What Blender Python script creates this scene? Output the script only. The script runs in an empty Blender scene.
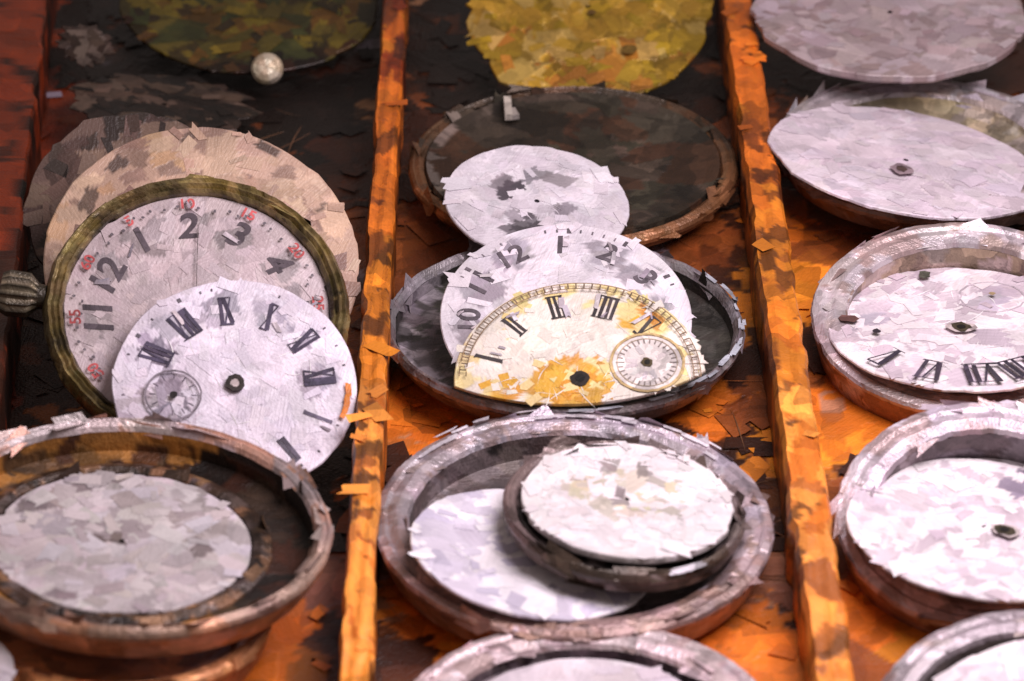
import bpy, math, random
import numpy as np
from mathutils import Vector, Matrix
C = bpy.context
scene = C.scene
COL = scene.collection
S = 0.01                       # everything below is measured in centimetres
rnd = random.Random(11)

# ------------------------------------------------------------------ camera
F = 3900.0; TH = math.radians(31.5); D0 = 68.0
CAM = Vector((0, -D0*math.cos(TH), D0*math.sin(TH)))
FW = Vector((0, math.cos(TH), -math.sin(TH))); RT = Vector((1, 0, 0)); UP = Vector((0, math.sin(TH), math.cos(TH)))
cd = bpy.data.cameras.new('camera'); cam = bpy.data.objects.new('camera', cd); COL.objects.link(cam)
cam.location = CAM*S; cam.rotation_euler = (math.pi/2-TH, 0, 0)
cd.sensor_width = 36; cd.lens = F/1024*36; cd.clip_start = .01; cd.clip_end = 50
scene.camera = cam
cd.dof.use_dof = True; cd.dof.focus_distance = (D0-.5)*S; cd.dof.aperture_fstop = 26

def ray(px, py):
    return (FW*F + RT*(px-512) - UP*(py-340.5)).normalized()
def at(px, py, z):
    r = ray(px, py); return CAM + r*((z-CAM.z)/r.z)
def proj(p):
    d = p-CAM; w = d.dot(FW); return (512+F*d.dot(RT)/w, 340.5-F*d.dot(UP)/w)
def lin(c):
    return tuple(((v/255)/12.92 if v <= 10 else (((v/255)+.055)/1.055)**2.4) for v in c)
def mixc(a, b, t): return tuple(a[i]*(1-t)+b[i]*t for i in range(3))

def pose(e, z):
    """the disc whose outline reads as ellipse e (cx, cy, a, b, rot) with its centre at height z: (radius, matrix)"""
    cx, cy, a, b, rot = e
    c = at(cx, cy, z); v = (c-CAM).normalized(); w = (c-CAM).dot(FW)
    R = w*a/F
    r = math.radians(rot)                                    # positive: right end lower
    X = (RT*math.cos(r) - UP*math.sin(r)); X = (X - v*X.dot(v)).normalized()
    Yi = X.cross(v); 
    if Yi.dot(UP) < 0: Yi = -Yi
    k = min(.999, b/a)
    Z = (-v)*k + Yi*math.sqrt(1-k*k); Z.normalize()
    Y = Z.cross(X).normalized()
    M = Matrix((X, Y, Z)).transposed().to_4x4()
    M.translation = c
    return R, M

# ------------------------------------------------------------------ materials
MATS = {}
def paint(name, rough=.5, metal=0., cell=150, var=.35, bump=.35, spec=.4):
    """colour from the mesh's own colours, broken into knife strokes with their own bristle direction"""
    if name in MATS: return MATS[name]
    m = bpy.data.materials.new(name); m.use_nodes = True; nt = m.node_tree; N = nt.nodes; L = nt.links
    bs = N['Principled BSDF']; bs.inputs['Roughness'].default_value = rough; bs.inputs['Metallic'].default_value = metal
    bs.inputs['Specular IOR Level'].default_value = spec
    tc = N.new('ShaderNodeTexCoord')
    nz = N.new('ShaderNodeTexNoise'); nz.inputs['Scale'].default_value = cell*.9; nz.inputs['Detail'].default_value = 2
    L.new(tc.outputs['Object'], nz.inputs['Vector'])
    ma = N.new('ShaderNodeMix'); ma.data_type = 'VECTOR'; ma.inputs['Factor'].default_value = .006
    L.new(tc.outputs['Object'], ma.inputs['A']); L.new(nz.outputs['Color'], ma.inputs['B'])
    vo = N.new('ShaderNodeTexVoronoi'); vo.inputs['Scale'].default_value = cell; vo.distance = 'CHEBYCHEV'
    L.new(ma.outputs['Result'], vo.inputs['Vector'])
    sp = N.new('ShaderNodeSeparateColor'); L.new(vo.outputs['Color'], sp.inputs['Color'])
    vo2 = N.new('ShaderNodeTexVoronoi'); vo2.inputs['Scale'].default_value = cell*2.3
    L.new(ma.outputs['Result'], vo2.inputs['Vector'])
    sp2 = N.new('ShaderNodeSeparateColor'); L.new(vo2.outputs['Color'], sp2.inputs['Color'])
    # bristles: noise stretched along a direction of its own in each stroke
    vr = N.new('ShaderNodeVectorRotate'); vr.rotation_type = 'Z_AXIS'
    an = N.new('ShaderNodeMath'); an.operation = 'MULTIPLY'; an.inputs[1].default_value = 6.28
    L.new(sp.outputs['Green'], an.inputs[0]); L.new(an.outputs[0], vr.inputs['Angle']); L.new(tc.outputs['Object'], vr.inputs['Vector'])
    mp = N.new('ShaderNodeMapping'); mp.inputs['Scale'].default_value = (260, 3200, 600)
    L.new(vr.outputs['Vector'], mp.inputs['Vector'])
    br = N.new('ShaderNodeTexNoise'); br.inputs['Scale'].default_value = 1; br.inputs['Detail'].default_value = 4
    L.new(mp.outputs['Vector'], br.inputs['Vector'])
    # brightness factor
    a1 = N.new('ShaderNodeMapRange'); a1.inputs['To Min'].default_value = 1-var; a1.inputs['To Max'].default_value = 1+var*.45
    L.new(sp.outputs['Red'], a1.inputs['Value'])
    a2 = N.new('ShaderNodeMapRange'); a2.inputs['To Min'].default_value = 1-var*.5; a2.inputs['To Max'].default_value = 1+var*.3
    L.new(sp2.outputs['Red'], a2.inputs['Value'])
    a3 = N.new('ShaderNodeMapRange'); a3.inputs['From Min'].default_value = .3; a3.inputs['From Max'].default_value = .7
    a3.inputs['To Min'].default_value = .93; a3.inputs['To Max'].default_value = 1.05
    L.new(br.outputs['Fac'], a3.inputs['Value'])
    m1 = N.new('ShaderNodeMath'); m1.operation = 'MULTIPLY'; L.new(a1.outputs[0], m1.inputs[0]); L.new(a2.outputs[0], m1.inputs[1])
    m2 = N.new('ShaderNodeMath'); m2.operation = 'MULTIPLY'; L.new(m1.outputs[0], m2.inputs[0]); L.new(a3.outputs[0], m2.inputs[1])
    at_ = N.new('ShaderNodeAttribute'); at_.attribute_name = 'Col'
    sc = N.new('ShaderNodeVectorMath'); sc.operation = 'SCALE'
    L.new(at_.outputs['Color'], sc.inputs[0]); L.new(m2.outputs[0], sc.inputs['Scale'])
    L.new(sc.outputs['Vector'], bs.inputs['Base Color'])
    # relief: canvas grain, bristles, stroke ridges
    ca = N.new('ShaderNodeTexNoise'); ca.inputs['Scale'].default_value = 1900; ca.inputs['Detail'].default_value = 1
    L.new(tc.outputs['Object'], ca.inputs['Vector'])
    ad = N.new('ShaderNodeMath'); ad.operation = 'ADD'; L.new(br.outputs['Fac'], ad.inputs[0]); 
    ml = N.new('ShaderNodeMath'); ml.operation = 'MULTIPLY'; ml.inputs[1].default_value = .9; L.new(ca.outputs['Fac'], ml.inputs[0]); L.new(ml.outputs[0], ad.inputs[1])
    ad2 = N.new('ShaderNodeMath'); ad2.operation = 'ADD'; L.new(ad.outputs[0], ad2.inputs[0])
    hv = N.new('ShaderNodeMath'); hv.operation = 'MULTIPLY'; hv.inputs[1].default_value = 2.2; L.new(at_.outputs['Alpha'], hv.inputs[0]); L.new(hv.outputs[0], ad2.inputs[1])
    bp = N.new('ShaderNodeBump'); bp.inputs['Strength'].default_value = bump; bp.inputs['Distance'].default_value = .00025
    L.new(ad2.outputs[0], bp.inputs['Height']); L.new(bp.outputs['Normal'], bs.inputs['Normal'])
    MATS[name] = m; return m
ENAMEL = paint('old_enamel', .42, 0, 130, .16, .5, .45)
METAL = paint('worn_metal', .38, .35, 170, .4, .6, .6)
DARK = paint('shaded_interior', .5, .2, 190, .5, .6, .5)  # dark well colours stand in for the shadow crescents inside the rims
WOOD = paint('varnished_wood', .42, 0, 95, .42, .6, .45)
INK = paint('dial_ink', .6, 0, 300, .4, .3, .3)

# ------------------------------------------------------------------ mesh building (vertices in cm, face colours)
class MB:
    def __init__(s): s.v = []; s.f = []; s.c = []; s.dabs = []; s.paint_to = None
    def face(s, pts, col):
        n = len(s.v); s.v += [Vector(p) for p in pts]; s.f.append(tuple(range(n, n+len(pts)))); s.c.append(col)
    def grid(s, rows, col, closed=True):
        n = len(s.v); k = len(rows[0])
        for r in rows: s.v += [Vector(p) for p in r]
        for i in range(len(rows)-1):
            for j in range(k if closed else k-1):
                a = n+i*k+j; b = n+i*k+(j+1) % k
                s.f.append((a, b, b+k, a+k)); s.c.append(col(i, j) if callable(col) else col)
    def box(s, c, dx, dy, dz, col, rot=0):
        cr, sr = math.cos(rot), math.sin(rot)
        P = []
        for z in (-dz/2, dz/2):
            for x, y in ((-1, -1), (1, -1), (1, 1), (-1, 1)):
                X, Y = x*dx/2, y*dy/2; P.append((c[0]+X*cr-Y*sr, c[1]+X*sr+Y*cr, c[2]+z))
        for q in ((3, 2, 1, 0), (4, 5, 6, 7), (0, 1, 5, 4), (1, 2, 6, 5), (2, 3, 7, 6), (3, 0, 4, 7)): s.face([P[i] for i in q], col)
    def build(s, name, mat, parent=None, smooth=False, M=None):
        me = bpy.data.meshes.new(name)
        me.from_pydata([v*S for v in s.v], [], s.f)
        cols = np.ones((len(s.v), 4))
        for f, c in zip(s.f, s.c):
            for i in f: cols[i, :3] = c
        cols[:, 3] = .5
        if s.dabs:
            k = s.paint_to or len(s.v)
            paint_on(np.array([tuple(v) for v in s.v[:k]]), cols[:k], s.dabs)
        at_ = me.color_attributes.new('Col', 'FLOAT_COLOR', 'POINT')
        at_.data.foreach_set('color', cols.astype(np.float32).ravel())
        me.materials.append(mat)
        o = bpy.data.objects.new(name, me); COL.objects.link(o)
        if parent: o.parent = parent
        return o

def paint_on(V, cols, dabs):
    """strokes painted into the vertex colours: each (centre, normal, direction, length, width, colour, seed)"""
    for c, n, u, L, W, col, sd in dabs:
        r = random.Random(sd); n = n.normalized(); u = (u-n*u.dot(n)).normalized(); v = n.cross(u)
        d = V-np.array(tuple(c))
        m = np.abs(d).max(axis=1) < L*.9
        ix = np.nonzero(m)[0]
        if not len(ix): continue
        d = d[ix]; a = d@np.array(tuple(u)); b = d@np.array(tuple(v)); h = d@np.array(tuple(n))
        k1, k2, p1, p2 = r.uniform(6, 16)/L, r.uniform(3, 9)/L, r.uniform(0, 6), r.uniform(0, 6)
        sk = r.uniform(-.35, .35)
        tri = np.abs(((b*k2/2+p1) % 1)-.5)*2
        end = L/2*(1+r.uniform(0, .5)*(tri-.5)*np.sign(a*r.choice((1, 1, -1))+L*.2))
        wid = W/2*(1+r.uniform(-.7, .4)*a/L)
        q = (np.abs(a+sk*b) < end) & (np.abs(b) < wid) & (np.abs(h) < .22)
        ix = ix[q]; a = a[q]; b = b[q]
        if not len(ix): continue
        g = 1+r.uniform(-.16, .16)*(a/L*2)+.05*np.sin(b*r.uniform(40, 90)+p1)
        cc = np.array(col)[None, :]*g[:, None]
        cov = r.uniform(.8, 1.)
        cols[ix, :3] = cols[ix, :3]*(1-cov)+cc*cov
        cols[ix, 3] = r.uniform(.2, .8)+.35*np.clip(np.abs(b)/(W/2+1e-6)-.7, 0, 1)*3*r.random()

def stroke_pts(c, X, Y, Z, L, W, ang, r, tilt=.05):
    """a palette-knife dab: a bar with a ragged end, slightly tilted off its surface"""
    ca, sa = math.cos(ang), math.sin(ang)
    k = r.randint(1, 3)
    p = [(-L/2+r.uniform(-.1, .1)*L, -W/2), (L/2+r.uniform(-.15, .2)*L, -W/2*r.uniform(.4, 1.2))]
    for i in range(k): p.append((L/2*r.uniform(.6, 1.25), -W/2+W*(i+1)/(k+1)+r.uniform(-.1, .1)*W))
    p += [(L/2+r.uniform(-.25, .15)*L, W/2*r.uniform(.7, 1.1)), (-L/2+r.uniform(-.1, .2)*L, W/2*r.uniform(.6, 1.1))]
    tilt *= .35; tx, ty = r.uniform(-tilt, tilt), r.uniform(-tilt, tilt)
    return [c + X*(x*ca-y*sa) + Y*(x*sa+y*ca) + Z*(x*tx+y*ty) for x, y in p]

def dabs_on(mb, n, size, colf, r, lift=.03, tilt=.06, keep=None, along=None, real=.05):
    """knife strokes on the faces already in mb: most painted into it, a few lifting off as flakes"""
    import bisect
    if mb.paint_to is None: mb.paint_to = len(mb.v)
    A = []; tot = 0; info = []
    for f, c in list(zip(mb.f, mb.c)):
        P = [mb.v[i] for i in f]
        nn = (P[1]-P[0]).cross(P[2]-P[0])
        if len(P) > 3: nn = (P[2]-P[0]).cross(P[3]-P[1])
        a = nn.length/2
        if a < 1e-9: continue
        tot += a; A.append(tot); info.append((P, nn.normalized(), c))
    for i in range(int(n*1.6)):
        P, nn, c = info[bisect.bisect(A, r.uniform(0, tot)) % len(info)]
        p = (P[0]+P[2])/2
        if keep and not keep(p): continue
        X = (P[1]-P[0]).normalized(); Y = nn.cross(X)
        L = size*r.uniform(.6, 1.9); W = L*r.uniform(.3, .7)
        ang = r.gauss(0, .35) if along else r.uniform(0, 6.28)
        col = colf(p, c, r)
        if r.random() < real:
            L = min(L*1.1, .62)
            mb.face(stroke_pts(p+nn*(.012), X, Y, nn, L, L*r.uniform(.3, .55), ang, r, .05), col)
        else: mb.dabs.append((p, nn, X*math.cos(ang)+Y*math.sin(ang), L, W, col, r.random()))

def jit(c, r, v=.15, h=.04):
    k = 1+r.uniform(-v, v); return tuple(max(.002, x*k*(1+r.uniform(-h, h))) for x in c)

# ------------------------------------------------------------------ things
def thing(name, label, cat, M, group=None):
    o = bpy.data.objects.new(name, None); COL.objects.link(o); o.empty_display_size = .005
    M = M.copy(); M.translation = M.translation*S; o.matrix_world = M
    o['label'] = label; o['category'] = cat
    if group: o['group'] = group
    return o

GL = {}
def glyph(t):
    if t in GL: return GL[t]
    cu = bpy.data.curves.new('t', 'FONT'); cu.body = t; cu.size = 1; cu.align_x = 'CENTER'; cu.align_y = 'CENTER'; cu.offset = .022; cu.resolution_u = 4
    o = bpy.data.objects.new('t', cu); COL.objects.link(o)
    dg = C.evaluated_depsgraph_get(); me = o.evaluated_get(dg).to_mesh()
    V = [v.co.copy() for v in me.vertices]; Fs = [tuple(p.vertices) for p in me.polygons]
    xs = [v.x for v in V]; ys = [v.y for v in V]; mx = (min(xs)+max(xs))/2; my = (min(ys)+max(ys))/2; h = max(ys)-min(ys)
    V = [((v.x-mx)/h, (v.y-my)/h) for v in V]
    o.evaluated_get(dg).to_mesh_clear(); bpy.data.objects.remove(o); bpy.data.curves.remove(cu)
    GL[t] = (V, Fs); return GL[t]

def put_text(mb, t, x, y, z, h, ang, col, wide=1., slant=0.):
    V, Fs = glyph(t); ca, sa = math.cos(ang), math.sin(ang)
    n = len(mb.v)
    for a, b in V:
        a = a*wide + slant*b
        mb.v.append(Vector((x+(a*ca-b*sa)*h, y+(a*sa+b*ca)*h, z)))
    for f in Fs: mb.f.append(tuple(n+i for i in f)); mb.c.append(col)

def roman_bars(t):
    """segments (x0,y0,x1,y1,w) in a box of height 1"""
    out = []; x = 0
    for ch in t:
        if ch == 'I': out.append((x+.08, -.5, x+.08, .5, .125)); x += .23
        elif ch == 'V': out += [(x+.02, .5, x+.22, -.5, .14), (x+.42, .5, x+.22, -.5, .05)]; x += .5
        elif ch == 'X': out += [(x+.02, .5, x+.4, -.5, .14), (x+.4, .5, x+.02, -.5, .05)]; x += .48
    w = x-.05
    out.append((-.03, .5, w, .5, .05)); out.append((-.03, -.5, w, -.5, .05))
    return [(a-w/2, b, c-w/2, d, e) for a, b, c, d, e in out]

def put_roman(mb, t, x, y, z, h, ang, col, r, wide=1.):
    ca, sa = math.cos(ang), math.sin(ang)
    for k, (a, b, c, d, w) in enumerate(roman_bars(t)):
        a *= wide; c *= wide
        dx, dy = c-a, d-b; l = math.hypot(dx, dy); nx, ny = -dy/l*w/2, dx/l*w/2
        q = [(a+nx, b+ny), (a-nx, b-ny), (c-nx, d-ny), (c+nx, d+ny)]
        q = [(u+r.uniform(-.02, .02), v+r.uniform(-.03, .03)) for u, v in q]
        P = [(x+(u*ca-v*sa)*h, y+(u*sa+v*ca)*h, z+k*.002) for u, v in q]
        mb.face(P[::-1] if (P[1][0]-P[0][0])*(P[2][1]-P[0][1])-(P[1][1]-P[0][1])*(P[2][0]-P[0][0]) < 0 else P, jit(col, r, .25))

WHITE = lin((232, 222, 230))
GREY = lin((168, 155, 166))
INKC = lin((84, 76, 90))

def face_mesh(R, col, r, n=90, thick=.09, outline=None, colf=None, dab=.5, ragged=.012):
    """a dial plate: a chamfered, finely divided disc with knife strokes painted in and a few flakes at its rim"""
    mb = MB(); K = 230
    if outline is None:
        q = []; cur = 0
        while len(q) < K:                                    # short straight cuts of the knife
            nx_ = r.gauss(0, ragged*.55); m = r.randint(2, 9)
            q += [1+cur+(nx_-cur)*(k/m) for k in range(m)]; cur = nx_*r.choice((1, 1, .2))
        outline = [(R*q[i]*math.cos(2*math.pi*i/K), R*q[i]*math.sin(2*math.pi*i/K)) for i in range(K)]
    K = len(outline)
    edge = mixc(col, (.12, .1, .09), .45)
    rows = [[(x*.97, y*.97, -thick) for x, y in outline], [(x, y, -thick*.6) for x, y in outline], [(x, y, -.02) for x, y in outline]]
    mb.grid(rows, edge)
    mb.face([(x*.97, y*.97, -thick) for x, y in outline][::-1], edge)
    mb.paint_to = None; n0 = len(mb.v)
    NR = max(12, int(R/.042)); rows = [[(x, y, -.02) for x, y in outline]]
    for k in range(NR):
        s_ = .988*(1-k/NR)+.004; rows.append([(x*s_, y*s_, 0) for x, y in outline])
    mb.grid(rows, col)
    mb.paint_to = len(mb.v)
    Z = Vector((0, 0, 1))
    for i in range(int(n*1.5)):
        a = r.uniform(0, 6.28); q = R*math.sqrt(r.random()); x, y = q*math.cos(a), q*math.sin(a)
        cc = colf(x/R, y/R, r) if colf else jit(col, r, .1, .03)
        L = dab*r.uniform(.5, 1.7); W = L*r.uniform(.35, .8); an = r.uniform(0, 6.28)
        mb.dabs.append((Vector((x, y, 0)), Z, Vector((math.cos(an), math.sin(an), 0)), L, W, cc, r.random()))
    for i in range(int(n*.45)):                              # thin flat patches of the knife
        a = r.uniform(0, 6.28); q = R*.9*math.sqrt(r.random()); x, y = outline[int(a/6.2832*K) % K]; q /= R; x *= q; y *= q
        cc = colf(x/R, y/R, r) if colf else jit(col, r, .1, .03)
        L = dab*r.uniform(.35, 1.); L = min(L, (1-q)*R*1.5+.12)
        mb.face(stroke_pts(Vector((x, y, .003+.007*i/(n*.45))), Vector((1, 0, 0)), Vector((0, 1, 0)), Z, L, L*r.uniform(.35, .8), r.uniform(0, 6.28), r, 0), cc)
    for i in range(int(n*.07)):                              # flakes at the rim
        x, y = outline[r.randrange(K)]
        if math.hypot(x, y) < .96*R: continue
        cc = colf(x/R, y/R, r) if colf else jit(col, r, .1, .03)
        L = r.uniform(.15, .5); q = 1-L*.32/R
        mb.face(stroke_pts(Vector((x*q, y*q, .012+.0004*i)), Vector((1, 0, 0)), Vector((0, 1, 0)), Z, L, L*r.uniform(.4, .8), r.uniform(0, 6.28), r, .03), cc)
    for _ in range(int(n*.10)):                              # raised paint threads
        a = r.uniform(0, 6.28); q = .72*math.sqrt(r.random()); x, y = outline[int(a/6.2832*K) % K]
        thread(mb, Vector((x*q, y*q, .006)), r.uniform(0, 6.28), r.uniform(.2, .6), tuple(min(.9, v*1.1) for v in col), r, .011)
    return mb

def thread(mb, p, ang, L, col, r, w=.016):
    k = r.uniform(-.9, .9); N = 6; A = []; B = []
    x, y = p.x, p.y; a = ang
    for i in range(N+1):
        ww = w*(1-abs(i/N-.5)*1.6)
        A.append((x-math.sin(a)*ww, y+math.cos(a)*ww, p.z)); B.append((x+math.sin(a)*ww, y-math.cos(a)*ww, p.z+.004))
        x += math.cos(a)*L/N; y += math.sin(a)*L/N; a += k/N
    for i in range(N): mb.face([A[i], B[i], B[i+1], A[i+1]], col)

def disc(mb, x, y, z, rx, ry, col, K=20, r=None, j=0.):
    mb.face([(x+rx*(1+(r.uniform(-j, j) if r else 0))*math.cos(2*math.pi*i/K), y+ry*(1+(r.uniform(-j, j) if r else 0))*math.sin(2*math.pi*i/K), z) for i in range(K)], col)
def ring(mb, x, y, z, r0, r1, col, K=40, h=.01, r=None, j=0.):
    rr = [(r.uniform(-j, j) if r else 0) for i in range(K)]
    rows = [[(x+(q+rr[i])*math.cos(2*math.pi*i/K), y+(q+rr[i])*math.sin(2*math.pi*i/K), zz) for i in range(K)] for q, zz in ((r1, z-h), (r1, z), (r0, z), (r0, z-h))]
    mb.grid(rows, col)

def centre_hole(root, R, r, q=.055, x=0, y=0, light=True, z=.016):
    mb = MB()
    if light: disc(mb, x, y, z-.006, q*R*2.0, q*R*1.9, lin((150, 138, 142)), 11, r, .25)
    disc(mb, x, y, z, q*R*1.15, q*R*1.15, lin((40, 32, 28)), 13, r, .15)
    disc(mb, x, y, z+.006, q*R*.6, q*R*.6, lin((12, 9, 8)), 12, r, .1)
    mb.build('centre_hole', INK, root)

def minute_track(root, R, r, q0=.9, q1=.95, a0=0, col=INKC, gap=.25, z=.012, keep=None):
    mb = MB()
    for i in range(60):
        if r.random() < gap: continue
        a = math.radians(a0+6*i); q = (q0+q1)/2*R; L = (q1-q0)*R*(1.3 if i % 5 == 0 else .8); W = R*(.03 if i % 5 == 0 else .013)
        x, y = q*math.cos(a), q*math.sin(a)
        if keep and not keep(x, y): continue
        mb.box((x, y, z), L, W, .006, jit(col, r, .3), a)
    if mb.f: mb.build('minute_track', INK, root)

def smudges(mb, spots, R, r, z=.052, col=GREY, L=.3, n=3):
    """washed paint round the numerals"""
    for x, y in spots:
        for k in range(n):
            p = Vector((x+r.uniform(-.1, .1)*R, y+r.uniform(-.1, .1)*R, 0)); an = r.uniform(0, 6.28); l = L*r.uniform(.7, 1.5)
            mb.dabs.append((p, Vector((0, 0, 1)), Vector((math.cos(an), math.sin(an), 0)), l, l*r.uniform(.3, .75), jit(col, r, .2), r.random()))

def numerals(root, R, r, items, kind, q=.74, h=.24, a12=90, col=INKC, wide=1., slant=0., z=.012, name='hour_numerals', turn=0, inward=False):
    """items: {hour: text}; a12 = the angle (degrees, counter-clockwise) at which 12 stands"""
    mb = MB()
    for hr, t in items.items():
        a = math.radians(a12-30*hr); x, y = q*R*math.cos(a), q*R*math.sin(a); up = a-math.pi/2 + turn
        if kind == 'roman': put_roman(mb, t, x, y, z, h*R, up, col, r, wide)
        else: put_text(mb, t, x, y, z, h*R, up, col, wide, slant)
    for hr in items:
        a = math.radians(a12-30*hr); x, y = q*R*math.cos(a), q*R*math.sin(a)
        for k in range(r.randint(0, 2)):
            L = h*R*r.uniform(.3, .7)
            mb.face(stroke_pts(Vector((x+r.uniform(-.5, .5)*h*R, y+r.uniform(-.5, .5)*h*R, z+.016+.003*k)), Vector((1, 0, 0)), Vector((0, 1, 0)), Vector((0, 0, 1)), L, L*r.uniform(.15, .45), r.uniform(0, 6.28), r, .01), jit(r.choice((lin((210, 200, 208)), lin((165, 155, 165)))), r, .1))
    return mb.build(name, INK, root)
def spots(R, hours, a12, q=.74): return [(q*R*math.cos(math.radians(a12-30*h)), q*R*math.sin(math.radians(a12-30*h))) for h in hours]

def lathe(mb, prof, col, K=96, r=None, j=0., x=0, y=0):
    """prof: (radius, z); col: a colour or f(row, column); long spans are divided so that strokes can be painted in"""
    qm = max(p[0] for p in prof); K = max(24, min(260, int(2*math.pi*qm/.075)))
    P = []; seg = []
    for i in range(len(prof)-1):
        (a, b), (c, d) = prof[i], prof[i+1]; n = max(1, min(60, int(math.hypot(c-a, d-b)/.07)))
        for k in range(n): P.append((a+(c-a)*k/n, b+(d-b)*k/n)); seg.append(i)
    P.append(prof[-1])
    rr = [0.]*K
    if r:
        w = [(r.uniform(2, 40), r.uniform(0, 6), r.uniform(.2, 1)) for _ in range(6)]
        rr = [j*sum(c*math.sin(int(a)*2*math.pi*i/K+b) for a, b, c in w)/2.2+r.uniform(-j, j)*.5 for i in range(K)]
    rows = [[(x+(q+rr[i])*math.cos(2*math.pi*i/K), y+(q+rr[i])*math.sin(2*math.pi*i/K), z) for i in range(K)] for q, z in P]
    cc = {}
    def cf(i, jj):
        if not callable(col): return col
        k = (seg[i], jj//4)
        if k not in cc: cc[k] = col(seg[i], jj//4)
        return cc[k]
    mb.grid(rows, cf)

def case_parts(root, R, r, lip=.35, depth=.7, lipcol=lin((190, 180, 190)), wall=lin((60, 52, 46)), inner=lin((46, 40, 38)), sink=.25, n=70, foot=.78, glint=None, dabn=.34, floorcol=None, near=None, welf=None):
    """a watch case lying open: a broad turned lip, an outer wall tapering to the back, a sunk well"""
    W = R-lip
    mb = MB()
    prof = [(W-.02, -.10), (W+.02, -.02), (W+lip*.35, .03), (W+lip*.6, 0), (W+lip*.72, .035), (R-.03, 0), (R, -.06), (R-.02, -.14)]
    lathe(mb, prof, lambda i, jj: jit(mixc(lipcol, wall, .35 if i in (0, 3, 6) else 0), r, .12), 96, r, .012)
    near = near or mixc(wall, lipcol, .5)
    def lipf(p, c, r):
        f = min(1, max(0, .35-p.y/R*1.1+r.gauss(0, .25)))  # paler far side, browner near side: rim reflections painted into the colour
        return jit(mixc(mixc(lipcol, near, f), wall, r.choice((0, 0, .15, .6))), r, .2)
    dabs_on(mb, int(n*1.5), dabn*1.1, lipf, r, .03, .1, None, True, .06)
    if glint:  # bright dabs painted on the lip as highlights
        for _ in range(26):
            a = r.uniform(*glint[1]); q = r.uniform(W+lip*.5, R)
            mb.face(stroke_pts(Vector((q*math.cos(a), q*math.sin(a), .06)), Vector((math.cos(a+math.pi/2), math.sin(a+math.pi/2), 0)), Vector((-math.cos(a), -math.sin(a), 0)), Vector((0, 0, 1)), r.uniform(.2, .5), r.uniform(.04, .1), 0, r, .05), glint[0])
    mb.build('rim', METAL, root)
    mb = MB()
    prof = [(R-.02, -.14), (R-.08, -depth*.5), (R*(.5+foot/2), -depth*.9), (R*foot, -depth), (.01, -depth)]
    lathe(mb, prof[::-1][::-1], lambda i, jj: jit(wall, r, .2), 72)
    dabs_on(mb, n, dabn, lambda p, c, r: jit(mixc(wall, lipcol, r.choice((0, .1, .3))), r, .3), r, .03, .1, None, True)
    mb.build('outer_wall', METAL, root)
    mb = MB()
    fc = floorcol or inner
    prof = [(.01, -sink), (W*.9, -sink), (W-.04, -sink+.06), (W-.02, -.10)]
    lathe(mb, prof, lambda i, jj: jit(fc if i == 0 else inner, r, .3), 72)
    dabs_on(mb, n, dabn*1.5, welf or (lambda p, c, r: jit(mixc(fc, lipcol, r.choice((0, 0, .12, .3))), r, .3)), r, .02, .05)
    mb.build('well', DARK, root)

# ================================================================== the tray
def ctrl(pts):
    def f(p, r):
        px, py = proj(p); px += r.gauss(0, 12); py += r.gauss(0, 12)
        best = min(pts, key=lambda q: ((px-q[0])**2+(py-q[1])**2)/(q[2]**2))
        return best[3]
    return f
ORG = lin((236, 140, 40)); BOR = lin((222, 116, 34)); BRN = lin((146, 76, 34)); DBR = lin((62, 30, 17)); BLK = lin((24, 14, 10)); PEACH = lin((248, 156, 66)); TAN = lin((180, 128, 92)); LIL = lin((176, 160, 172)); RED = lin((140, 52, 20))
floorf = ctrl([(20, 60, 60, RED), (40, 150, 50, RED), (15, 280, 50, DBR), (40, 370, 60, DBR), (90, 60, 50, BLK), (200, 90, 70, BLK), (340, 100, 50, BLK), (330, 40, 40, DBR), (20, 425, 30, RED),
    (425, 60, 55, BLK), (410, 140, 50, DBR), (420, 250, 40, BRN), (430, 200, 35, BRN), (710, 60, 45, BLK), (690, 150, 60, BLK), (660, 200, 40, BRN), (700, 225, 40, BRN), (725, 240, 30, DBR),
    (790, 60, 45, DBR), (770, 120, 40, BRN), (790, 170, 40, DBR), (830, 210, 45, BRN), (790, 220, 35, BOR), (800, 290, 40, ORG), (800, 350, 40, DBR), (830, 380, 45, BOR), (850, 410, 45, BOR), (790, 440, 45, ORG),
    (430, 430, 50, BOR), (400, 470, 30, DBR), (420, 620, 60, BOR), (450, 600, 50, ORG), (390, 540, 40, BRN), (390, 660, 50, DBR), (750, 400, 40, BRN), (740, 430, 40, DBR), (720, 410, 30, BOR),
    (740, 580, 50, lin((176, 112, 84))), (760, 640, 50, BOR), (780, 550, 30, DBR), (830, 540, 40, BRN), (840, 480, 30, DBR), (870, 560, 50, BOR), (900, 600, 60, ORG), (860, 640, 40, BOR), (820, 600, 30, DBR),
    (300, 560, 50, lin((170, 110, 90))), (290, 630, 60, BOR), (320, 500, 40, BLK), (330, 640, 40, DBR), (200, 650, 60, BRN), (60, 660, 60, BRN), (880, 660, 30, BRN), (1000, 130, 60, DBR)])  # wood tones mixed with lit spots and shaded gaps painted into the floor
tray = thing('tray', 'orange brown wooden tray with long upright dividers holding all the old dials', 'tray', Matrix.Translation((0, 0, 0)))
mb = MB(); r = random.Random(5)
X0, X1, Y0, Y1 = -14, 15, -13, 20
nx, ny = 330, 330
XS = np.concatenate([np.linspace(X0, -10.5, 10)[:-1], np.linspace(-10.5, 11.5, nx-18), np.linspace(11.5, X1, 10)[1:]]); nx = len(XS)-1
YS = np.linspace(-9.5, 15, ny+1); YS[0] = Y0; YS[-1] = Y1
gx, gy = np.meshgrid(XS, YS, indexing='ij'); gz = -.06+.02*np.sin(gx*2.6)*np.cos(gy*2.2)
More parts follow.
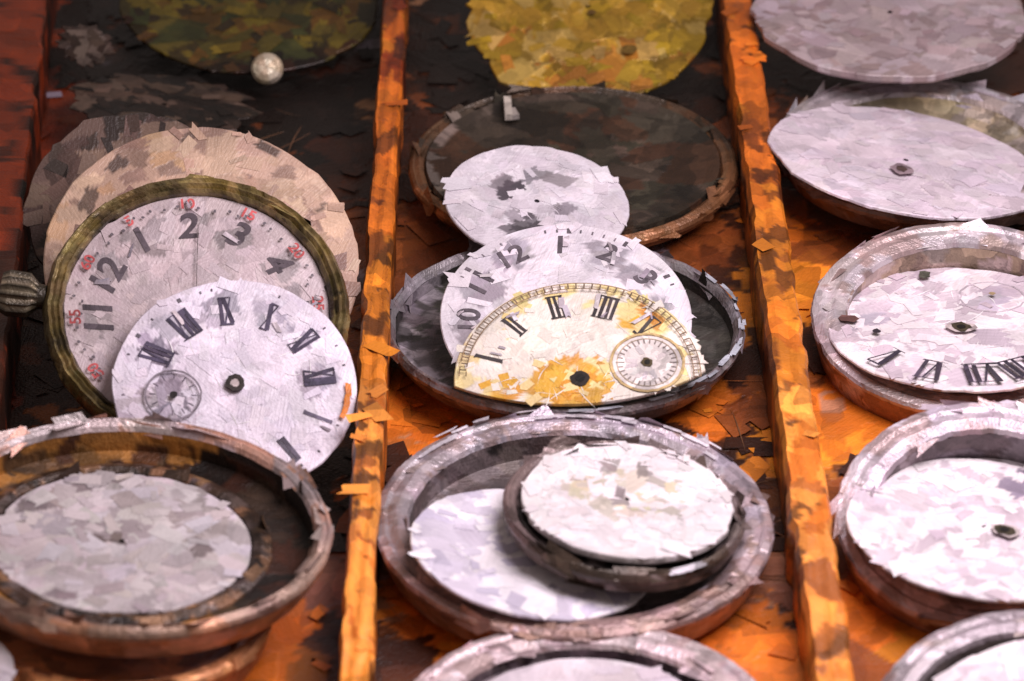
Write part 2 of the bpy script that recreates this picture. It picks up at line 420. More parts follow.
VV = np.stack([gx, gy, gz], -1); CC = np.ones((nx+1, ny+1, 4)); CC[..., :3] = BRN; CC[..., 3] = .5
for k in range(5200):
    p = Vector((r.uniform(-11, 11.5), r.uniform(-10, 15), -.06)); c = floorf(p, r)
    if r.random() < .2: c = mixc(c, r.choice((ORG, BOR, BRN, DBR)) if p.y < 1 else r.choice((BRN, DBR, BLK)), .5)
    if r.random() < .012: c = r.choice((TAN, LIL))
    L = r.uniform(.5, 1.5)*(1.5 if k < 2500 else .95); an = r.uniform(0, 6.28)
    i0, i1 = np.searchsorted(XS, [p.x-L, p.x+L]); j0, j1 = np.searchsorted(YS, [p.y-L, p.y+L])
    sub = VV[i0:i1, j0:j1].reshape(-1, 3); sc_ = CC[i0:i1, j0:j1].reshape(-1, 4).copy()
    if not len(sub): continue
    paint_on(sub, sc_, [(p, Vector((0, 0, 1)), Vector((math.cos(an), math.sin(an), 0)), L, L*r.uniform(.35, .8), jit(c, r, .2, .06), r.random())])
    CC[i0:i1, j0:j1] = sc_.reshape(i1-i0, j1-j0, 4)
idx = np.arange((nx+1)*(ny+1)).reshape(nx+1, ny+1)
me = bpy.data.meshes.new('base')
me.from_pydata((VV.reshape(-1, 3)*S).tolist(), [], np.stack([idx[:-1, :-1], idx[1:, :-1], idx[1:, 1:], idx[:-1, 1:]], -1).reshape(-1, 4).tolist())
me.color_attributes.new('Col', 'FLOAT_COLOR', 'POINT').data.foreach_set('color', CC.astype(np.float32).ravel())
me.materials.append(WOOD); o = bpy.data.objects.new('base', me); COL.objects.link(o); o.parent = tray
mb = MB()
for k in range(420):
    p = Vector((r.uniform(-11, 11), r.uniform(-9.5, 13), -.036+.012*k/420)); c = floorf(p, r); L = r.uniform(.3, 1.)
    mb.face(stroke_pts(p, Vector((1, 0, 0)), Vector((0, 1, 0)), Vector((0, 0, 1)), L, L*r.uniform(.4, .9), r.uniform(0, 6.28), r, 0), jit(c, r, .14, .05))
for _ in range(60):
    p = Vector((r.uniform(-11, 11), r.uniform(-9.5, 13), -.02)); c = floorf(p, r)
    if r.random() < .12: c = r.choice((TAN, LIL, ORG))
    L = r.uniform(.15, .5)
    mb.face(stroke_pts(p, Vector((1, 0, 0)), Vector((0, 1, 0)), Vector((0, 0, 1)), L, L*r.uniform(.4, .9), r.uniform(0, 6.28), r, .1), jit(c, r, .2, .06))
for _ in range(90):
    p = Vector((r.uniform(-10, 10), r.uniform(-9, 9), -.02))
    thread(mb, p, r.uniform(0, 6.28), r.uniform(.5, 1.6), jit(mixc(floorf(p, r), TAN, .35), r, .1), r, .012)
mb.build('floor_flakes', WOOD, tray)


def divider(p0, p1, w, H, cols, label=None, n=260, sides=None):
    """a wall whose top runs through pixel points p0 (far) and p1 (near) at height H"""
    a = at(*p0, H); b = at(*p1, H); a, b = a+(a-b)*.25, b+(b-a)*.2
    d = (b-a); Lg = d.length; d.normalize(); s = Vector((-d.y, d.x, 0)) 
    if s.x < 0: s = -s
    mb = MB(); K = int(Lg/.07); r2 = random.Random(int(p0[0])+3)
    kn = [r2.gauss(0, .04) for _ in range(200)]
    def wob(t, ph):
        q = t*1.9+ph*17; i = int(q); f = q-i; f = min(1, f*2.5)
        return kn[i % 200]*(1-f)+kn[(i+1) % 200]*f
    rows = []
    for i in range(K+1):
        c = a+d*(Lg*i/K); t = Lg*i/K; wl = w/2+wob(t, 1)*.5; wr = w/2+wob(t, 4)*.5; dz = Vector((0, 0, 1))
        row = [c - s*wl - dz*(H*(1-k/9)+.08*k/9) for k in range(9)]
        row += [c + s*(-wl+.05+(wl+wr-.1)*k/8) + dz*(.02*math.sin(k*1.2+t)) for k in range(9)]
        row += [c + s*wr - dz*(H*k/9+.08) for k in range(9)]
        rows.append(row)
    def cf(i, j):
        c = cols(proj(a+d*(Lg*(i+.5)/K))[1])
        return c if 8 <= j <= 17 else mixc(c, BLK, .65)  # sides darkened in the colour to read as shade beside the lit top
    mb.grid(rows, cf, closed=False); mb.paint_to = len(mb.v)
    for _ in range(n*2):
        t = r2.random(); sg = r2.choice((-1, 1)); c = a+d*(Lg*t)+s*(sg*w*.5); c.z = H*r2.random(); L = r2.uniform(.3, 1.1)
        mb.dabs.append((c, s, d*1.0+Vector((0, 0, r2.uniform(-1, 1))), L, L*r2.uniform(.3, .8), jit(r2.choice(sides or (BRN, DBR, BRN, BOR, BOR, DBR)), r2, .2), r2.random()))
    for _ in range(n*2):
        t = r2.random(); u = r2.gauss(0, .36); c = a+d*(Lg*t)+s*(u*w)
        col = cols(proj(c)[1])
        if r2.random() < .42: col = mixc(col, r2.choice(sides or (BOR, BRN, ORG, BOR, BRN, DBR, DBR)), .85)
        L = r2.uniform(.3, 1.3); an = r2.gauss(0, .5); uu = d*math.cos(an)+s*math.sin(an)
        mb.dabs.append((c, Vector((0, 0, 1)), uu, L, min(w*.9, L*r2.uniform(.3, .6)), jit(col, r2, .2, .05), r2.random()))
    for _ in range(n//26):
        t = r2.random(); c = a+d*(Lg*t)+s*(r2.choice((-.3, .3))*w); c.z = H+.03; L = r2.uniform(.2, .6)
        mb.face(stroke_pts(c, d, s, Vector((0, 0, 1)), L, L*r2.uniform(.4, .8), r2.uniform(0, 6), r2, .06), jit(cols(proj(c)[1]), r2, .3, .05))
    o = mb.build('divider', WOOD, tray)
    if label: o['label'] = label
    return o
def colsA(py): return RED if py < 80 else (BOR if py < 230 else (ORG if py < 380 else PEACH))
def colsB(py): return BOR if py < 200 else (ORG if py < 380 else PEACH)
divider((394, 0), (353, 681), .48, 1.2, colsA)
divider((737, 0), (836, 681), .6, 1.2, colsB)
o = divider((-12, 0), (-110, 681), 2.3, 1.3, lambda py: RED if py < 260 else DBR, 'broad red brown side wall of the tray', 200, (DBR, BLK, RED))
o.name = 'side_wall'

# ================================================================== left compartment
G_LOOSE = 'loose enamel watch dials lying in the tray'
G_OPEN = 'pocket watch movements with dials lying open in their cases'
# far dial, olive plate, crown
R, M = pose((130, 205, 104, 110*.85, -12), 1.3); r = random.Random(101)
t = thing('watch_dial', 'faint grey brown dial at the far left, behind the tan dial', 'watch dial', M, G_LOOSE)
face_mesh(R, lin((116, 94, 86)), r, 80, ragged=.05, colf=lambda x, y, r: jit(r.choice((lin((116, 94, 86)), lin((84, 66, 60)), lin((134, 110, 98)), lin((64, 54, 50)))), r)).build('face', ENAMEL, t)

R, M = pose((202, 262, 157, 137, 4), 1.45); r = random.Random(102)
t = thing('watch_dial', 'tan stained dial standing behind the large brass bezelled pocket watch', 'watch dial', M, G_LOOSE)
tc = lin((204, 170, 150))
fm = face_mesh(R, tc, r, 150, colf=lambda x, y, r: jit(r.choice((tc, lin((160, 128, 116)), lin((222, 188, 164)), lin((205, 165, 130)) if x < 0 else tc)), r, .12))
smudges(fm, spots(R, (0, 2, 1, 11, 10, 3), 95, .86), R, r, col=lin((96, 78, 70)), L=.32, n=1)
fm.build('face', ENAMEL, t)

R, M = pose((250, -2, 128, 72, 0), .8); r = random.Random(103)
t = thing('watch_plate', 'olive green tarnished round plate at the top behind the bright stud', 'watch plate', M)
oc = lin((128, 110, 36))
face_mesh(R, oc, r, 120, thick=.1, dab=.7, ragged=.04, colf=lambda x, y, r: jit(r.choice((BLK, DBR, lin((50, 46, 26)), lin((90, 60, 30)))) if math.hypot(x, y) > .9 else r.choice((oc, lin((96, 84, 34)), lin((64, 68, 34)), lin((56, 44, 24)), lin((110, 78, 30)))), r, .2)).build('disc', METAL, t)

# small bright stud (a winding crown lying loose)
c = at(267, 68, .7); r = random.Random(104)
t = thing('winding_crown', 'small bright silvery loose crown gleaming below the olive plate', 'winding crown', Matrix.Translation(c) @ Matrix.Rotation(-.9, 4, 'X').inverted())
mb = MB()
lathe(mb, [(.24, -.3), (.30, -.22), (.31, -.05), (.26, .05), (.15, .12), (.01, .14)], lambda i, j: jit(lin((255, 240, 215)) if j % 2 else lin((225, 205, 175)), r, .06), 28)
mb.build('knurled_cap', METAL, t)
mb = MB(); lathe(mb, [(.01, -.55), (.12, -.55), (.12, -.3), (.24, -.3)], lin((120, 100, 60)), 16); mb.build('stem', METAL, t)

# stray grey chip and other background bits
R, M = pose((86, 45, 26, 19, 10), .9); r = random.Random(105)
t = thing('metal_plate', 'small dull grey scrap plate at the top left in the dark', 'scrap plate', M)
face_mesh(R, lin((120, 104, 96)), r, 24, dab=.5, ragged=.28, thick=.04, colf=lambda x, y, r: jit(r.choice((lin((120, 104, 96)), lin((90, 72, 64)), lin((60, 44, 38)))), r)).build('disc', METAL, t)
R, M = pose((165, 104, 92, 30, 4), .6); r = random.Random(106)
t = thing('watch_plate', 'dark brown mottled plate right behind the tan dial', 'watch plate', M)
face_mesh(R, lin((78, 58, 50)), r, 60, thick=.04, dab=.7, ragged=.16, colf=lambda x, y, r: jit(r.choice((lin((120, 96, 82)), lin((92, 70, 58)), lin((50, 34, 28)), lin((26, 16, 12)), lin((20, 12, 10)))), r, .2)).build('disc', METAL, t)

# the large pocket watch with arabic dial
R, M = pose((197, 312, 153, 136, 3), 1.8); r = random.Random(110)
t = thing('pocket_watch', 'large pocket watch with ribbed brass bezel, arabic numerals and red minute figures', 'pocket watch', M)
mb = MB(); BRA = lin((142, 124, 84))
prof = [(R*.865, -.02), (R*.87, .10), (R*.89, .16), (R*.905, .11), (R*.925, .20), (R*.945, .15), (R*.965, .20), (R*.985, .10), (R, -.02), (R*.99, -.2)]
lathe(mb, prof, lambda i, j: jit([lin((70, 60, 44)), lin((84, 72, 52)), lin((120, 104, 74)), BRA, lin((110, 94, 60)), lin((158, 138, 92)), lin((120, 104, 60)), lin((96, 84, 56)), lin((60, 50, 40))][i], r, .16), 110, r, .012)
dabs_on(mb, 260, .26, lambda p, c, r: jit(mixc(c, lin((190, 170, 120)), r.choice((0, 0, .3))), r, .3), r, .02, .08, None, True)
mb.build('bezel', METAL, t)
mb = MB(); lathe(mb, [(R*.99, -.2), (R*.96, -.42), (R*.8, -.55), (.01, -.6)], lambda i, j: jit(lin((92, 74, 48)), r, .2), 72); mb.build('case_back', METAL, t)
Rd = R*.868
fc = lin((206, 189, 194))
fm = face_mesh(Rd, fc, r, 170, thick=.05, dab=.42, colf=lambda x, y, r: jit(fc, r, .11, .02))
A12 = 157
smudges(fm, spots(Rd, (11, 12, 1, 2, 3, 4, 5), A12, .76), Rd, r, col=lin((160, 148, 152)), L=.38, n=4)
for k in range(60):                                          # speckled track
    a = math.radians(6*k+r.uniform(-2, 2)); q = Rd*r.uniform(.86, .93)
    disc(fm, q*math.cos(a), q*math.sin(a), .06, .03, .03, lin((110, 100, 108)), 6, r, .3)
face = fm.build('face', ENAMEL, t)
numerals(t, Rd, r, {11: '11', 0: '12', 1: '1', 2: '2', 3: '3', 4: '4', 5: '5'}, 'text', .74, .22, A12, lin((94, 84, 92)), 1.05, .14)
numerals(t, Rd, r, {11: '55', 0: '60', 1: '5', 2: '10', 3: '15', 4: '20', 5: '25', 10: '50'}, 'text', .915, .088, A12, lin((206, 96, 98)), 1.1, name='minute_figures', z=.075)
mb = MB(); mb.box((-.02*Rd, .42*Rd, .075), .014, .62*Rd, .008, lin((120, 108, 108)), .02); mb.build('hairline_crack', INK, t)
centre_hole(t, Rd, r)
# crown and bow at nine o'clock of the picture
mb = MB(); K = 30
a = math.radians(176)
rows = []
for q, rad in ((0, .12), (.0, .2), (.12, .22), (.2, .3), (.28, .38), (.62, .40), (.74, .34), (.8, .1)):
    rows.append([((R+q-.02)*math.cos(a)-rad*math.cos(b)*math.sin(a), (R+q-.02)*math.sin(a)+rad*math.cos(b)*math.cos(a), -.1+rad*math.sin(b)) for b in [2*math.pi*k/K for k in range(K)]] if q < .15 else [((R+q-.02)*math.cos(a)-rr_*math.cos(b)*math.sin(a), (R+q-.02)*math.sin(a)+rr_*math.cos(b)*math.cos(a), -.1+rr_*math.sin(b)) for b, rr_ in [(2*math.pi*k/K, rad*(1 if k % 2 else .86)) for k in range(K)]])
mb.grid(rows, lambda i, j: jit(lin((170, 156, 132)) if (j % 2 == 0 and i > 2) else lin((62, 54, 42)), r, .2))
dabs_on(mb, 8, .12, lambda p, c, r: jit(r.choice((lin((180, 166, 140)), lin((90, 80, 60)), lin((50, 40, 30)))), r, .2), r)
mb.build('crown', METAL, t)

# the loose roman dial leaning in front of it
R, M = pose((235, 385, 122, 107, 2), 1.35); r = random.Random(120); RA = R
t = thing('watch_dial', 'white roman numeral dial with small seconds circle leaning on the brass bezelled watch', 'watch dial', M, G_LOOSE)
fc = lin((240, 230, 246))
def cf(x, y, r):
    if x < -.25 and y < .1 and r.random() < .4: return jit(lin((188, 176, 190)), r, .15)
    return jit(fc, r, .11, .02)
fm = face_mesh(R, fc, r, 170, colf=cf, dab=.42)
A12 = 8
smudges(fm, spots(R, (8, 9, 10, 11, 0, 7), A12, .72), R, r, col=lin((186, 176, 194)), L=.42, n=4)
smudges(fm, spots(R, (7,), A12, .66), R, r, col=lin((120, 110, 128)), L=.42, n=5)
smudges(fm, [(-.5*R, -.15*R)], R, r, col=lin((150, 140, 156)), L=.4, n=4)
for k in range(5):
    fm.face(stroke_pts(Vector((.93*R*math.cos(-.02-.06*k), .93*R*math.sin(-.02-.06*k), .06+.004*k)), Vector((1, 0, 0)), Vector((0, 1, 0)), Vector((0, 0, 1)), .22, .10, 1.4+r.uniform(-.3, .3), r, .01), jit(lin((220, 130, 50)), r, .2))
fm.build('face', ENAMEL, t)
numerals(t, R, r, {8: 'VIII', 9: 'IX', 10: 'X', 11: 'XI', 0: 'XII', 7: 'VII'}, 'roman', .70, .25, A12, lin((84, 76, 98)), .64)
numerals(t, R, r, {1: 'I', 2: 'II'}, 'roman', .74, .24, A12, lin((112, 104, 122)), .7, name='faded_numerals')
minute_track(t, R, r, .90, .93, 2, lin((120, 112, 124)), .55)
mb = MB(); sx, sy = -.5*R, -.13*R
ring(mb, sx, sy, .075, .22*R, .235*R, lin((150, 140, 152)), 36, .012, r, .008)
for k in range(12): a = k*math.pi/6; mb.box((sx+.17*R*math.cos(a), sy+.17*R*math.sin(a), .075), .1, .02, .006, lin((110, 100, 116)), a)
mb.build('seconds_subdial', INK, t)
mb = MB(); disc(mb, sx, sy, .082, .035*R, .035*R, lin((40, 34, 36)), 12, r, .2); mb.build('seconds_hole', INK, t)
mb = MB(); ring(mb, 0, 0, .095, .04*R, .078*R, lin((54, 46, 44)), 24, .05, r, .01); disc(mb, 0, 0, .08, .045*R, .045*R, lin((205, 190, 190)), 14); mb.build('centre_hole', INK, t)

# the watch lying low in front, in a copper brown case
R, M = pose((130, 521, 203, 108, 2), 1.95); r = random.Random(130)
t = thing('pocket_watch', 'faded grey blank dial in a wide copper brown case at the lower left', 'pocket watch', M, G_OPEN)
case_parts(t, R, r, .26, .62, lin((206, 188, 190)), lin((206, 136, 92)), lin((118, 82, 44)), .5, 260, .86, near=lin((172, 142, 128)), dabn=.62, welf=lambda p, c, r: jit(r.choice((BLK, BLK, DBR, lin((60, 44, 34)))) if p.x > .9 and p.y > -1.6 else r.choice((lin((190, 130, 60)), lin((150, 104, 50)), lin((96, 70, 44)), DBR)), r, .2))  # peach wall: painted reflections; well: painted shadow at right, gold highlights at left
Ri, Mi = pose((122, 541, 129, 70, 2), 1.52)
fcL = lin((206, 196, 198))
fm = face_mesh(Ri, fcL, r, 190, thick=.16, dab=.55, ragged=.02, colf=lambda x, y, r: jit(r.choice((fcL, fcL, lin((186, 176, 180)), lin((170, 158, 160)) if y > .1 else fcL, lin((214, 204, 210)))), r, .07))
smudges(fm, [(-.12*Ri, -.02*Ri)], Ri, r, col=lin((112, 98, 96)), L=.36, n=3)
smudges(fm, [(-.72*Ri, .5*Ri), (-.3*Ri, .75*Ri), (.1*Ri, .8*Ri), (-.4*Ri, -.8*Ri), (.6*Ri, -.1*Ri)], Ri, r, col=lin((142, 128, 132)), L=.4, n=2)
f = fm.build('face', ENAMEL, t); loc = M.inverted() @ Mi; loc.translation = loc.translation*S; f.matrix_parent_inverse = Matrix(); f.matrix_basis = loc
mb = MB(); lathe(mb, [(Ri*1.20, -.22), (Ri*1.16, -.02), (Ri*1.08, .03), (Ri*1.02, -.02), (Ri*1.0, -.14)], lambda i, j: jit(r.choice((lin((104, 88, 84)), lin((70, 56, 50)), lin((92, 72, 54)))), r, .25), 80, r, .02)
dabs_on(mb, 130, .36, lambda p, c, r: jit(r.choice((lin((112, 96, 92)), lin((70, 52, 42)), lin((44, 34, 30)), lin((150, 110, 80)))), r, .2), r, .02, .08, None, True)
f = mb.build('bezel', METAL, t); f.matrix_basis = loc

R, M = pose((112, 612, 160, 78, 0), .95); r = random.Random(131)
t = thing('watch_case', 'copper coloured case under the faded watch at the lower left corner', 'watch case', M)
case_parts(t, R, r, .35, .8, lin((250, 176, 120)), lin((190, 104, 56)), lin((200, 120, 74)), .12, 150, near=lin((250, 176, 120)), dabn=.6)
R, M = pose((-28, 668, 42, 34, 0), 1.5); r = random.Random(132)
t = thing('watch_dial', 'sliver of pale pink dial cut off by the bottom left corner', 'watch dial', M, G_LOOSE)
face_mesh(R, WHITE, r, 20).build('face', ENAMEL, t)

# ================================================================== middle compartment
R, M = pose((588, 6, 124, 92, 0), 1.2); r = random.Random(200)
t = thing('watch_plate', 'golden yellow brass movement plate at the top of the middle compartment', 'watch plate', M)
yc = lin((202, 158, 54))
fm = face_mesh(R, yc, r, 190, thick=.12, ragged=.05, dab=.6, colf=lambda x, y, r: jit(r.choice((yc, lin((186, 150, 40)), lin((210, 172, 92)), lin((160, 126, 38)), lin((196, 130, 50)) if y < -.3 else yc)), r, .1))
fm.build('disc', METAL, t)
mb = MB(); disc(mb, .03*R, -.1*R, .1, .09, .06, lin((92, 68, 30)), 12, r, .2); disc(mb, .33*R, -.5*R, .1, .16, .12, lin((120, 92, 36)), 12, r, .2); mb.build('pivot_holes', INK, t)

R, M = pose((573, 163, 165, 80, 0), .6); r = random.Random(201)
t = thing('watch_case', 'dark olive grey case lid behind the half hidden small white dial', 'watch case', M)
case_parts(t, R, r, .3, .3, lin((80, 68, 58)), lin((110, 72, 44)), lin((58, 52, 44)), .02, 260, .93, floorcol=lin((62, 55, 46)), near=lin((170, 118, 80)),
    welf=lambda p, c, r: jit(r.choice((lin((62, 56, 46)), lin((44, 38, 32)), lin((70, 62, 52)), lin((84, 70, 60)) if p.x > -1 else lin((150, 134, 126)), lin((76, 50, 36)))), r, .2), dabn=.6)  # grey left part of the well and tan near rim are painted highlights
mb = MB()
a = at(508, 104, .8); la = M.inverted() @ a
mb.box((la.x, la.y, .12), .14, .75, .12, lin((235, 225, 215)), .05); mb.box((la.x+.07, la.y-.2, .1), .22, .3, .1, lin((200, 190, 185)), .3)  # two short pale bars on the lid
mb.build('pale_slit', METAL, t)
R, M = pose((537, 201, 93, 56, 7), 1.15); r = random.Random(202)
t = thing('watch_dial', 'small white worn dial half hidden at the back of the middle compartment', 'watch dial', M, G_LOOSE)
fc = lin((226, 218, 228))
fm = face_mesh(R, fc, r, 110, colf=lambda x, y, r: jit(fc, r, .12, .02), dab=.42)
smudges(fm, [(-.1*R, .35*R), (-.42*R, .3*R), (-.15*R, -.3*R), (.1*R, .5*R), (.25*R, -.1*R)], R, r, col=lin((150, 142, 150)), L=.38, n=2)
smudges(fm, [(-.15*R, -.55*R), (.05*R, -.5*R), (-.3*R, .1*R)], R, r, col=lin((84, 78, 84)), L=.4, n=3)
fm.build('face', ENAMEL, t)

R, M = pose((564, 323, 180, 87, 1), .65); r = random.Random(210); M2M = M; M2R = R
t = thing('watch_case', 'thin rimmed open silver case holding the two overlapping numeral dials', 'watch case', M)
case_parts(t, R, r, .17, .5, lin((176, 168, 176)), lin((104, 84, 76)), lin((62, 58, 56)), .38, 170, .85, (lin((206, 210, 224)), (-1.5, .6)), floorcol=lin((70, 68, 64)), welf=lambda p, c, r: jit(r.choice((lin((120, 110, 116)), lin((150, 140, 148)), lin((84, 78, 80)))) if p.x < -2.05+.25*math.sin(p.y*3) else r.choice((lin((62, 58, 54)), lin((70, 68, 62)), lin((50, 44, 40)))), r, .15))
# hidden halves of the two dials sit down in the well, so their lower edges follow the rim
def clipped(e, z, arc):
    R, M = pose(e, z); Mi = M.inverted(); out = []
    K = 120; n = M.to_3x3() @ Vector((0, 0, 1))
    for i in range(K):
        a = 2*math.pi*i/K; x, y = R*math.cos(a), R*math.sin(a)
        px, py = proj(M @ Vector((x, y, 0)))
        lim = arc(px)
        if py > lim:
            rr = ray(px, lim); t_ = (M.translation-CAM).dot(n)/rr.dot(n); q = Mi @ (CAM+rr*t_); x, y = q.x, q.y
            if out and (out[-1][0]-x)**2+(out[-1][1]-y)**2 < 1e-6: continue
        out.append((x, y))
    return R, M, out
def arc2(px): return 320+math.sqrt(max(.02, 1-((px-564)/176)**2))*83
R, M, out = clipped((566, 316, 126, 94, 2), 1.12, arc2); r = random.Random(211)
t = thing('watch_dial', 'white arabic numeral dial standing behind the yellow stained dial', 'watch dial', M, G_LOOSE)
fc = lin((226, 218, 228)); fm = face_mesh(R, fc, r, 160, outline=out, colf=lambda x, y, r: jit(fc, r, .12, .02), dab=.4)
A12 = 125
smudges(fm, spots(R, (9.7, 10.8, 0, 1.9, 3, 4), A12, .76), R, r, col=lin((166, 158, 168)), L=.42, n=5)
fm.build('face', ENAMEL, t)
numerals(t, R, r, {10: '10', 11: '11', 0: '12', 1: '1', 2: '2', 3: '3', 4: '4'}, 'text', .77, .19, A12, lin((96, 88, 96)), 1.05, .1)
minute_track(t, R, r, .9, .94, 0, lin((120, 112, 120)), .5, keep=lambda x, y: y > 0)

R, M, out = clipped((580, 379, 126, 99, 0), 1.12, lambda px: arc2(px)+1); r = random.Random(212)
t = thing('watch_dial', 'cream roman numeral dial with yellow brown stain round its centre hole', 'watch dial', M, G_LOOSE)
fc = lin((236, 226, 216)); YS = lin((226, 172, 66)); YL = lin((234, 212, 150))
def cf(x, y, r):
    d = math.hypot((x+.02)*1.0, y*1.1)
    if (d < .36 and y < .22 and x < .22) or (-.7 < x < 0 and y < -.08+.1*x): return jit(r.choice((YS, lin((214, 148, 52)), YL)), r, .1)
    if y < 0 and x < -.1 and x > -.95 and r.random() < .6: return jit(r.choice((YL, YS, fc)), r, .08)
    if math.hypot(x-.55, y-.55) < .22: return jit(r.choice((YL, YL, YS)), r, .08)
    if math.hypot(x, y) > .8 and r.random() < .5: return jit(YL, r, .08)
    return jit(fc, r, .11, .02)
fm = face_mesh(R, fc, r, 260, outline=out, colf=cf, dab=.36)
smudges(fm, [(-.12*R, -.05*R), (.03*R, .1*R), (.1*R, -.12*R), (-.1*R, -.2*R), (-.25*R, -.12*R), (0, -.08*R), (.16*R, 0)], R, r, .055, lin((222, 166, 66)), .34, 3)
smudges(fm, [(.6*R, .62*R)], R, r, .055, lin((205, 136, 50)), .3, 3)
fm.build('face', ENAMEL, t)
A12 = 194
numerals(t, R, r, {1: 'I', 2: 'II', 3: 'III', 4: 'IIII', 5: 'V'}, 'roman', .755, .22, A12, lin((66, 60, 62)), .95)
mb = MB()
for q in (.90, .955): 
    K = 60
    for k in range(K):
        a0, a1 = math.pi*k/K, math.pi*(k+1)/K
        if r.random() < .1: continue
        mb.face([(q*R*math.cos(a0), q*R*math.sin(a0), .07), ((q+.009)*R*math.cos(a0), (q+.009)*R*math.sin(a0), .07), ((q+.009)*R*math.cos(a1), (q+.009)*R*math.sin(a1), .07), (q*R*math.cos(a1), q*R*math.sin(a1), .07)], lin((140, 112, 84)))
for k in range(45):
    a = math.radians(4*k); mb.box((.93*R*math.cos(a), .93*R*math.sin(a), .072), .05*R, .012*R, .004, lin((120, 100, 84)), a)
mb.build('minute_track', INK, t)
sx, sy = .535*R, .16*R
mb = MB(); ring(mb, sx, sy, .03, .278*R, .3*R, lin((206, 178, 128)), 48, .01, r, .008); ring(mb, sx, sy, .03, .237*R, .244*R, lin((180, 162, 140)), 40, .01)
disc(mb, sx, sy, .02, .275*R, .275*R, lin((232, 222, 220)), 30)
for k in range(30):
    a = k*math.pi/15; mb.box((sx+.215*R*math.cos(a), sy+.215*R*math.sin(a), .026), .04*R if k % 5 else .07*R, .011*R, .006, lin((150, 138, 134)), a)
for k in range(8):
    a = r.uniform(0, 6.28); mb.face(stroke_pts(Vector((sx+.13*R*math.cos(a), sy+.13*R*math.sin(a), .026)), Vector((1, 0, 0)), Vector((0, 1, 0)), Vector((0, 0, 1)), .2, .1, a, r, .01), jit(lin((214, 204, 206)), r, .1))
mb.build('seconds_subdial', INK, t)
mb = MB(); disc(mb, sx, sy, .034, .05*R, .045*R, lin((92, 78, 50)), 12, r, .2); disc(mb, sx, sy, .04, .026*R, .026*R, lin((30, 26, 18)), 10, r, .1); mb.build('seconds_hole', INK, t)
centre_hole(t, R, r, .065, light=False, z=.03)

# case with two dials
R, M = pose((574, 520, 200, 113, 2), .75); r = random.Random(220)
t = thing('watch_case', 'broad lilac grey rimmed case holding the small cased watch and a tilted white dial', 'watch case', M)
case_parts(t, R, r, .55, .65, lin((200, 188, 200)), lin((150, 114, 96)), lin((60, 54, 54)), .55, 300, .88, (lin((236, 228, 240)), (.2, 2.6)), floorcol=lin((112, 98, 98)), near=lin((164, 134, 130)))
R, M = pose((532, 552, 123, 62, 11), .8); r = random.Random(221)
t = thing('watch_dial', 'bright blank white dial slid partly under the small cased watch', 'watch dial', M, G_LOOSE)
fc = lin((252, 246, 254))
fm = face_mesh(R, fc, r, 110, colf=lambda x, y, r: jit(r.choice((fc, fc, lin((222, 214, 232)), lin((206, 198, 220)))), r, .06, .01), dab=.6)
fm.build('face', ENAMEL, t)
R, M = pose((624, 508, 122, 68, 7), 1.25); r = random.Random(222)
t = thing('pocket_watch', 'small watch with blackened case and pale blank dial, lying on a white dial', 'pocket watch', M, G_OPEN)
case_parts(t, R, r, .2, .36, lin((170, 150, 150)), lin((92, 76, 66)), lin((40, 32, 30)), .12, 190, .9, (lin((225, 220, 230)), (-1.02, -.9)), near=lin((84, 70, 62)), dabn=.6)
Ri, Mi = pose((628, 499, 107, 57, 6), 1.33)
fc = lin((236, 228, 232))
def cf(x, y, r):
    if math.hypot(x, (y-.1)*1.2) < .55 and r.random() < .45: return jit(r.choice((lin((214, 202, 176)), lin((196, 186, 176)), lin((222, 210, 196)))), r, .06)
    return jit(fc, r, .11, .02)
fm = face_mesh(Ri, fc, r, 200, thick=.16, colf=cf, dab=.42, ragged=.02)
smudges(fm, [(-.25*Ri, .5*Ri), (.1*Ri, .45*Ri), (-.02*Ri, .02*Ri)], Ri, r, col=lin((150, 140, 140)), L=.3, n=2)
loc = M.inverted() @ Mi; loc.translation = loc.translation*S
f = fm.build('face', ENAMEL, t); f.matrix_basis = loc

# bottom, cut by the frame
R, M = pose((585, 724, 192, 107, 0), .8); r = random.Random(230)
t = thing('pocket_watch', 'pale pink rimmed watch cut off by the bottom edge of the middle compartment', 'pocket watch', M, G_OPEN)
case_parts(t, R, r, .62, .9, lin((226, 204, 210)), lin((130, 96, 90)), lin((96, 80, 88)), .3, 260, .8)
fc = lin((226, 214, 224)); fm = face_mesh(R-.85, fc, r, 80); f = fm.build('face', ENAMEL, t); f.matrix_basis = Matrix.Translation((0, 0, -.0012))

# ================================================================== right compartment
R, M = pose((890, 12, 136, 62, 3), 1.5); r = random.Random(300)
t = thing('watch_dial', 'dim blank pinkish grey dial at the top right corner', 'watch dial', M, G_LOOSE)
fc = lin((178, 160, 164))
face_mesh(R, fc, r, 150, colf=lambda x, y, r: jit(r.choice((fc, lin((158, 138, 140)), lin((190, 172, 178)))), r, .08), ragged=.03, thick=.2).build('face', ENAMEL, t)

